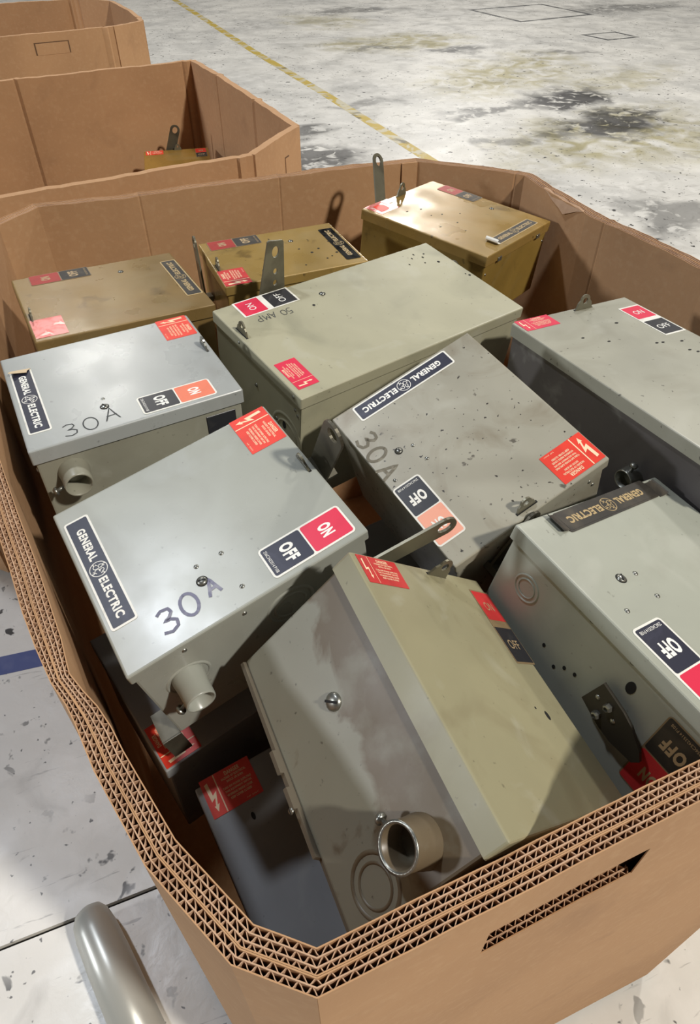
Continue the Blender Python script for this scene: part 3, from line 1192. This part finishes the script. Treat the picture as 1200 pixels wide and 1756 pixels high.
def stain_band(m):
    """dried brown run-off: a band along the cover edge and the lower end of the flank, with a ragged border"""
    nt = m.node_tree
    N, L = nt.nodes, nt.links
    p = N['Principled BSDF']
    src = p.inputs['Base Color'].links[0].from_socket
    tc = N.new('ShaderNodeTexCoord')
    sep = N.new('ShaderNodeSeparateXYZ')
    L.new(tc.outputs['Object'], sep.inputs[0])
    n = N.new('ShaderNodeTexNoise')
    n.inputs['Scale'].default_value = 13
    n.inputs['Detail'].default_value = 7
    n.inputs['Distortion'].default_value = 0.8
    L.new(tc.outputs['Object'], n.inputs['Vector'])

    def ma(op, a, b, c=None):
        x = N.new('ShaderNodeMath')
        x.operation = op
        for i, q in enumerate((a, b, c)):
            if q is None:
                continue
            if isinstance(q, (int, float)):
                x.inputs[i].default_value = q
            else:
                L.new(q, x.inputs[i])
        return x.outputs[0]
    wob = ma('MULTIPLY_ADD', n.outputs['Fac'], 0.10, -0.05)
    # border runs from z=-0.075 near the top end down to z=-0.105 at the lower end
    edge = ma('MULTIPLY_ADD', sep.outputs['Y'], 0.16, -0.082)
    dz = ma('SUBTRACT', ma('ADD', sep.outputs['Z'], wob), edge)
    r = N.new('ShaderNodeMapRange')
    r.inputs['From Min'].default_value = -0.003
    r.inputs['From Max'].default_value = 0.004
    r.inputs['To Max'].default_value = 0.85
    L.new(dz, r.inputs['Value'])
    # light blotches survive inside the stain
    n2 = N.new('ShaderNodeTexNoise')
    n2.inputs['Scale'].default_value = 21
    n2.inputs['Detail'].default_value = 5
    L.new(tc.outputs['Object'], n2.inputs['Vector'])
    r2 = N.new('ShaderNodeMapRange')
    r2.inputs['From Min'].default_value = 0.52
    r2.inputs['From Max'].default_value = 0.66
    r2.inputs['To Min'].default_value = 1.0
    r2.inputs['To Max'].default_value = 0.45
    L.new(n2.outputs['Fac'], r2.inputs['Value'])
    f = ma('MULTIPLY', r.outputs['Result'], r2.outputs['Result'])
    mx = N.new('ShaderNodeMix')
    mx.data_type = 'RGBA'
    L.new(src, mx.inputs['A'])
    mx.inputs['B'].default_value = srgb(96, 80, 58)
    L.new(f, mx.inputs['Factor'])
    L.new(mx.outputs['Result'], p.inputs['Base Color'])


stain_band(P_Fs)


def gold(name, rgb, seed, specks=.5):
    return mat(name, srgb(*rgb), 0.33, 0.15, [
        (6, srgb(*[c * .78 for c in rgb]), .42, .68, .6, 6, .6),
        (9, srgb(150, 138, 104), .56, .78, .40, 6, .8),
        (60, srgb(46, 38, 26), .70, .75, specks, 3, .2),
        (22, srgb(72, 54, 28), .62, .74, .5, 7, .8)], bump=(9, .1, .004), rough_var=.08, seed=seed)


P_I = gold('paint_bronze_I', (138, 112, 66), 9.0, .2)
P_J = gold('paint_bronze_J', (156, 128, 70), 10.0, .9)
P_K = gold('paint_gold_K', (154, 124, 66), 11.0, .6)
P_Ks = gold('paint_gold_K_body', (150, 122, 60), 11.5, .4)
P_N = gold('paint_gold_N', (150, 114, 50), 12.0, .3)

ROOTS = []
_enclosure = enclosure


def enclosure(*a, **k):
    q = _enclosure(*a, **k)
    ROOTS.append((q[0], q[3]))
    return q


# ---- A: front left, 30A
r, w, h, d = enclosure('A', 'clean grey switch box front left, navy nameplate, bluish 30A on shiny cover', P_A, P_A, .012)
nameplate(r, -.0135, -.1020)
onoff(r, T3(.0765, .0685, .0001), 1, CRIMSON)
danger(r, -.0735, .0975)
screw(r, T3(.056, -.029), .0046, 1.2, True)
for p in ((.039, -.027), (.040, -.002), (.082, -.002)):
    rivet(r, T3(*p))
hasp(r, -.004, .1125, .10)
lever(r, (-.013, -.028), (.031, .060), .030, .136, .012, 0, DARKSTEEL, .030)
handwriting(r, '30A', [(.073, -.070, .024), (.070, -.048, .024), (.066, -.024, .018)], MARK_BLUE, .0030)
conduit_hub(r, side((w, h, d), 0, 1, -.080, -.055), P_A, .0142, .030, 215)
knockout(r, side((w, h, d), 0, 1, -.080, -.060), .021, P_A)
knockout(r, side((w, h, d), 0, 1, .030, -.045), .024, P_A)
for yy, zz in ((-.070, -.0095), (-.012, -.0095)):
    rivet(r, side((w, h, d), 0, 1, yy, zz, .003))
# hook plate under the far lower edge of the body
hk = MB().box(.066, .0985, -.136, -.1168, -d - .002, -d + .001).box(.0975, .0995, -.136, -.1168, -d - .040, -d + .001)
obj('mounting_hook', hk.mesh('mounting_hook', DARKSTEEL), r)

# ---- B: upper left, 30A
r, w, h, d = enclosure('B', 'grey switch box at the left wall, torn nameplate, orange ON plate', P_B, P_Bs, .018)
nameplate(r, .004, -.1015)
onoff(r, T3(.0775, .0480, .0001), 1, ORANGE)
danger(r, -.0740, .0960)
screw(r, T3(.058, -.030), .0044, .4, True)
rivet(r, T3(.042, -.028))
hasp(r, -.010, .1120, .05, m=STEEL)
handwriting(r, '30A', [(.083, -.073, .022), (.082, -.051, .024), (.075, -.027, .024)], MARK_BLACK, .0014)
conduit_hub(r, side((w, h, d), 0, 1, -.083, -.042), P_Bs, .0155, .028, 195)
for yy in (-.030, .018):
    rivet(r, side((w, h, d), 0, 1, yy, -.019, .0))
bp = obj('rating_plate', bevel_box('rating_plate', -.018, .018, -.0155, .0155, 0, .0012, .0005, 1, BLACKLAB), r, side((w, h, d), 0, 1, .090, -.041))
screw(r, side((w, h, d), 1, -1, .094, -.030), .003, 0, name='side_screw')
# peeled corner of the nameplate
pk = MB()
n = 6
vs = []
for a in range(n):
    t_ = a / (n - 1)
    for b in range(3):
        vs.append((-.062 - .004 * math.sin(t_ * 3), -.112 + .020 * b / 2 + .003 * math.sin(t_ * 5), .0006 + .006 * t_ * (1.0 - .35 * b)))
        vs[-1] = (vs[-1][0] + .010 * t_, vs[-1][1], vs[-1][2])
pk.add(vs, [(a * 3 + b, a * 3 + b + 1, (a + 1) * 3 + b + 1, (a + 1) * 3 + b) for a in range(n - 1) for b in range(2)])
o = obj('peeled_label_corner', pk.mesh('peeled_label_corner', mat('label_paper_back', srgb(206, 184, 150), .7)), r)
o.modifiers.new('thick', 'SOLIDIFY').thickness = .0004

# ---- C: long olive box, 50 AMP
r, w, h, d = enclosure('C', 'long olive grey switch box in the middle with 50 AMP written on it', P_C, P_C, .016)
onoff(r, T3(.0895, .1205, .0001), 2, CRIMSON)
danger(r, -.0640, .1720, 2, CRIMSON)
screw(r, T3(.068, .040), .0040, .9, True)
hole(r, T3(.050, .067, .0001), .0022)
for p in ((.080, -.140), (.088, -.150), (.075, -.158), (.082, -.166), (.060, -.150), (.004, -.184), (-.002, -.187), (.068, -.125), (.052, -.171)):
    hole(r, T3(p[0], p[1], .0001), .0014 + .0016 * rnd.random(), .001 + .0012 * rnd.random())
hasp(r, .043, .186, .0, .026, .018)
handwriting(r, '50AMP', [(.056, .104, .013), (.056, .113, .012), (.058, .129, .013), (.058, .139, .013), (.059, .150, .013)], MARK_BLACK, .0011)
for xx, zz in ((.000, -.055), (-.050, -.076)):
    screw(r, side((w, h, d), 1, 1, xx, zz), .0030, 0, name='side_screw')
knockout(r, side((w, h, d), 1, 1, -.074, -.088), .034, P_C)
for xx, zz in ((-.068, -.074), (-.074, -.092), (-.082, -.106)):
    hole(r, side((w, h, d), 1, 1, xx, zz, .0002), .004, .006)
for xx in (.037, -.092):
    rivet(r, side((w, h, d), 1, 1, xx, -.008, .003))
for xx, zz in ((-.092, -.030), (-.098, -.036)):
    rivet(r, side((w, h, d), 1, 1, xx, zz))
# slotted arm standing behind the back edge
out = [(.0665, -.075), (.1165, -.075), (.1150, -.005), (.1010, .0725), (.0985, .0740), (.0770, .0700), (.0755, .0680), (.0735, -.010)]
out = [(-a, b) for a, b in out]
me = plate_mesh('slotted_arm', out, [ellipse(-.0888, .0555, .0055, .0085, 16), ellipse(-.0890, .026, .0035, .0045, 12), ellipse(-.0895, .008, .0035, .0045, 12)], .0026, LEVERSTEEL)
obj('slotted_arm', me, r, frame((w / 2 + .009, 0, 0), (0, -1, 0), (0, 0, 1)))
# rib folded up the arm and the spacer holding it to the body
obj('arm_rib', MB().box(w / 2 + .0105, w / 2 + .0135, .1035, .1062, -.07, .030).mesh('arm_rib', LEVERSTEEL), r)
obj('arm_spacer', MB().box(w / 2 - .004, w / 2 + .0095, .080, .108, -.07, -.045).mesh('arm_spacer', DARKSTEEL), r)
# connector end at the right lower corner
cm = MB().lathe([(.010, 0), (.010, .020), (.013, .021), (.013, .030), (.008, .031), (.0005, .031)], 18)
obj('cable_clamp', cm.mesh('cable_clamp', DARKSTEEL, True), r, side((w, h, d), 1, -1, .062, -.030))

# ---- D: centre, turned round, 30A
r, w, h, d = enclosure('D', 'stained grey switch box in the centre, navy nameplate upside down, salmon ON plate', P_D, P_D, .014)
nameplate(r, .0065, -.1040)
onoff(r, T3(.0830, .0500, .0001), 1, SALMON)
danger(r, -.0725, .0950)
screw(r, T3(.065, -.031), .0040, 1.9, True)
for p in ((.048, -.027), (.046, -.003), (.090, -.002)):
    rivet(r, T3(*p))
hasp(r, .003, .111, .1, .024, .017)
handwriting(r, '30A', [(.085, -.067, .024), (.087, -.043, .024), (.089, -.017, .024)], MARK_BROWN, .0036)
for xx, zz in ((-.080, -.030), (-.086, -.042)):
    rivet(r, side((w, h, d), 1, 1, xx, zz))
lever(r, (.040, -.040), (.004, -.004), .018, .124, .02, 0, DARKSTEEL)

# ---- E: right front, pale, curled brown nameplate
r, w, h, d = enclosure('E', 'pale grey switch box front right, curled dark nameplate, pointer handle on its side', P_E, P_E, .015)
nameplate(r, -.010, -.0945, .03, 'brown')
onoff(r, T3(.0765, .0600, .0001), 1, CRIMSON)
screw(r, T3(.056, -.024), .0042, 1.0, True)
for p in ((.038, -.023), (.040, .002), (.080, .002)):
    rivet(r, T3(*p))
danger(r, -.073, .086)
hasp(r, 0, .1035, .1)
for yy in (-.009, .033):
    rivet(r, side((w, h, d), 0, 1, yy, -.0165, .0))
knockout(r, side((w, h, d), 0, 1, -.071, -.046), .0135, P_E)
for (yy, zz) in ((-.031, -.077), (-.006, -.077), (.004, -.073), (-.014, -.086)):
    hole(r, side((w, h, d), 0, 1, yy, zz, .0002), .0016, .0022)
hole(r, side((w, h, d), 0, 1, .043, -.036, .0002), .004, .0065)
# pointer handle
poly = [(.0218, -.0730), (.0287, -.0437), (.0525, -.0493), (.0628, -.0538), (.0780, -.0655), (.0825, -.0728), (.0783, -.0802), (.0572, -.0832), (.0456, -.0816), (.0354, -.0784)]
Mh = side((w, h, d), 0, 1, 0, 0, .008)
ph = obj('pointer_handle', plate_mesh('pointer_handle', poly, [], .003, mat('handle_black_steel', srgb(58, 54, 46), .45, .4)), r, Mh)
for (yy, zz) in ((.0387, -.0720), (.0424, -.0567)):
    bl = MB().lathe([(.0036, -.008), (.0036, .003), (.0032, .0046), (.0020, .0050), (.0018, .0030), (.0002, .0030)], 6)
    obj('handle_bolt', bl.mesh('handle_bolt', STEEL), ph, T3(yy, zz, .003))
for (yy, zz) in ((.0315, -.0590), (.0505, -.0650)):
    rivet(ph, T3(yy, zz, .003))
onoff(r, frame((w / 2 - .0028, .0925, -.068), (0, -1, 0), (0, 0, -1)), 1, RED2, True)
# curled ends of the nameplate
for s_, xx in ((1, .0565), (-1, -.078)):
    pk = MB()
    vs = []
    for a in range(6):
        t_ = a / 5
        for b in range(4):
            vs.append((xx + s_ * .012 * math.sin(t_ * 1.3), -.1035 + .0205 * b / 3, .0006 + .0045 * t_ ** 2 * (1 if s_ > 0 else .6)))
    pk.add(vs, [(a * 4 + b, a * 4 + b + 1, (a + 1) * 4 + b + 1, (a + 1) * 4 + b) for a in range(5) for b in range(3)])
    o = obj('curled_label_end', pk.mesh('curled_label_end', BROWNLAB), r)
    o.modifiers.new('thick', 'SOLIDIFY').thickness = .0004

# ---- H: long box on the right
r, w, h, d = enclosure('H', 'long grey switch box along the right side, shade-toned flank with a conduit connector', P_H, P_H_shade, .018)
onoff(r, T3(.0820, .1150, .0001), 2, CRIMSON)
danger(r, -.0715, .1735, 2, CRIMSON)
hasp(r, .018, .181, -.05, .030, .022)
hole(r, T3(.029, .127, .0001), .003, .002)
for p in ((.060, .028), (.066, .020), (.035, .060), (.044, .058), (-.02, .09), (.07, .05), (-.045, .112)):
    hole(r, T3(p[0], p[1], .0001), .0025, .0016)
conduit_hub(r, side((w, h, d), 0, -1, -.066, -.086), STEEL, .0130, .018, 80)

# ---- F: tilted box in the front centre
r, w, h, d = enclosure('F', 'tilted olive switch box at the front, brown grimy flank and open conduit hub', P_F, P_Fs, .023)
onoff(r, T3(.0915, .0610, .0001) @ Matrix.Rotation(-.01, 4, 'Z'), 2, RED2, True)
danger(r, -.0730, .1050, 2, RED2)
hasp(r, .022, .1155, -.1, .030, .022)
hole(r, T3(.064, -.038, .0001), .0028, .0045)
hole(r, T3(.050, -.030, .0001), .0012)
lever(r, (-.036, -.008), (-.0030, .0460), .0205, .136, .035, 0, LEVERSTEEL, .024)
screw(r, side((w, h, d), 0, -1, .031, -.082), .0078, .9, name='side_screw')
FH = conduit_hub(r, side((w, h, d), 0, -1, -.090, -.063), P_Fs, .0170, .028, 205)
ch = MB().lathe([(.0170, -.0006), (.0172, .0004), (.0146, .0006), (.0140, -.020)], 32)
obj('bright_rim', ch.mesh('bright_rim', STEEL, True), FH, T3(0, 0, .028))
knockout(r, side((w, h, d), 0, -1, -.096, -.116), .0225, P_Fs)
# back plate with notched flange
fl_ = [(-.1075, .119), (.1040, .119), (.1040, -.119), (-.1020, -.119), (-.1020, -.058), (-.1085, -.056), (-.1085, -.018), (-.1125, -.018), (-.1125, .000), (-.1085, .000), (-.1085, .012), (-.1125, .012), (-.1125, .032), (-.1085, .032)]
obj('back_plate', plate_mesh('back_plate', fl_, [], .004, mat('back_plate_dull_brown', srgb(104, 96, 82), .5)), r, T3(0, 0, -d - .004))
screw(r, side((w, h, d), 0, -1, -.020, -.1535, .014), .0028, 0, name='flange_screw')

# ---- I: bronze box, back left
r, w, h, d = enclosure('I', 'bronze switch box in the back left corner with a pink worn danger label', P_I, P_I, .018)
nameplate(r, .005, -.1055, 0, 'gold')
op = onoff(r, T3(.0880, .0535, .0001), 1, AGEDRED, True)
danger(r, -.0700, .0970, 1, PINKFOIL, 0, False)
screw(r, T3(.064, -.031), .0036, .9, True)
hasp(r, -.034, .113, .05)
# ---- J: bronze box, back middle
r, w, h, d = enclosure('J', 'bronze switch box with shiny black nameplate, half hidden behind the long olive box', P_J, P_J, .014)
nameplate(r, -.004, -.098, 0, 'foil', .95)
onoff(r, T3(.0650, .060, .0001), 1, AGEDRED, True)
danger(r, -.0560, .0940, 1, RED2)
screw(r, T3(.035, -.028), .0036, .9, True)
for p in ((-.01, -.06), (.0, -.03), (-.02, -.045), (-.045, -.07), (-.035, -.082), (-.05, -.06), (.01, -.085), (-.06, -.02), (-.062, -.09)):
    hole(r, T3(p[0], p[1], .0001), .0014 + .001 * rnd.random())
hasp(r, -.018, .109, .0, .024, .018)
lever(r, (.040, -.050), (.052, .016), .026, .128, .02, 0, LEVERSTEEL, .022)
# ---- K: gold box, back right
r, w, h, d = enclosure('K', 'tall gold switch box in the back right corner with a long upright handle', P_K, P_Ks, .018)
np_ = nameplate(r, .018, -.1095, 0, 'gold', 1.02)
onoff(r, T3(.0975, .0570, .0001), 1, AGEDRED, True)
danger(r, -.0800, .1125, 1, PINKFOIL, 0, False)
obj('label_remnant', plate_mesh('label_remnant', [(-.016, -.012), (-.004, -.014), (.010, -.011), (.012, .004), (.004, .013), (-.010, .012), (-.014, .002)], [], .0003, RED), r, T3(-.082, .112, .0005))
obj('label_remnant', plate_mesh('label_remnant', [(-.011, -.008), (.009, -.007), (.012, .010), (-.009, .009)], [], .0003, WHITE), r, T3(-.052, .122, .0005))
screw(r, T3(.079, -.027), .0038, .9, True)
for p in ((-.03, .06), (-.04, .03), (-.02, .02), (-.06, .07), (-.03, -.02), (-.07, -.01), (.01, .0), (-.05, -.05)):
    hole(r, T3(p[0], p[1], .0001), .0018 + .0012 * rnd.random(), .0014)
hasp(r, -.002, .126, .0, .028, .024)
lever(r, (-.040, -.006), (-.012, .0600), .026, .148, .045, .55, LEVERSTEEL, .027)
for xx in (-.070, .070):
    o = obj('cover_clip', bevel_box('cover_clip', -.006, .006, -.004, .004, 0, .002, .0006, 1, STEEL), r, side((w, h, d), 1, -1, xx, -.016, .003))
for xx, zz in ((-.104, -.036), (.104, -.036)):
    rivet(r, side((w, h, d), 1, -1, xx, zz))
# curled white end of the nameplate
pk = MB()
vs = []
for a in range(7):
    t_ = a / 6
    for b in range(4):
        vs.append((-.050 - .013 * math.sin(t_ * 2.2), -.121 + .024 * b / 3, .0006 + .009 * t_ ** 1.5))
pk.add(vs, [(a * 4 + b, a * 4 + b + 1, (a + 1) * 4 + b + 1, (a + 1) * 4 + b) for a in range(6) for b in range(3)])
o = obj('curled_label_end', pk.mesh('curled_label_end', WHITE), r)
o.modifiers.new('thick', 'SOLIDIFY').thickness = .0005

# ---- lower layer
r, w, h, d = enclosure('L', 'switch box showing only its red danger corner under the clean front left box', P_L, P_L, .015)
danger(r, -.0720, .0970)
onoff(r, T3(.080, .05, .0001), 1, CRIMSON)
r, w, h, d = enclosure('M', 'pale switch box low in the dark front corner beside the tilted box', P_L, P_L, .015)
danger(r, -.0680, .0940)
onoff(r, T3(.080, .05, .0001), 1, CRIMSON)
nameplate(r, 0, -.1035)
hole(r, T3(-.060, .058, .0001), .002, .004)

r, w, h, d = enclosure('Q', 'added switch box deep in the gap between the clean front box and the centre box', P_L, P_L, .015)  # added filler: hides the lit carton interior so the gap stays dark
rivet(r, T3(.040, -.002))

# ---- N: in the middle carton
r, w, h, d = enclosure('N', 'gold switch box alone inside the middle carton, dark handle raised', P_N, P_N, .015, 'switch boxes in the middle carton')
danger(r, -.0680, .1000, 1, RED)
onoff(r, T3(.0765, .0700, .0001), 1, RED, True)
hasp(r, .006, .113, 0, .024, .018)
lever(r, (-.018, -.010), (.006, .055), .030, .134, .03, 0, DARKSTEEL, .030)

# drop every box's empty from its cover to its base
for r, d in ROOTS:
    r.matrix_world = r.matrix_world @ T3(0, 0, -d)
    for ch in r.children:
        ch.matrix_basis = T3(0, 0, d) @ ch.matrix_basis

# ------------------------------------------------------------------ pipe end on the floor, front left
mb = MB().lathe([(.0005, 0.0), (.012, .002), (.023, .008), (.030, .020), (.034, .045), (.036, .10), (.037, .26), (.030, .262), (.0005, .262)], 32)
pm = mb.mesh('grey_pipe', mat('pipe_satin_grey', srgb(176, 176, 168), .32, .25), True)
o = obj('grey_pipe', pm, None, frame((-0.297, 0.517, 0.038), (0, 0, 1), (-0.95, -0.30, 0)))
o['label'] = 'grey metal pipe with a rounded end lying on the floor at the lower left'
o['category'] = 'pipe'
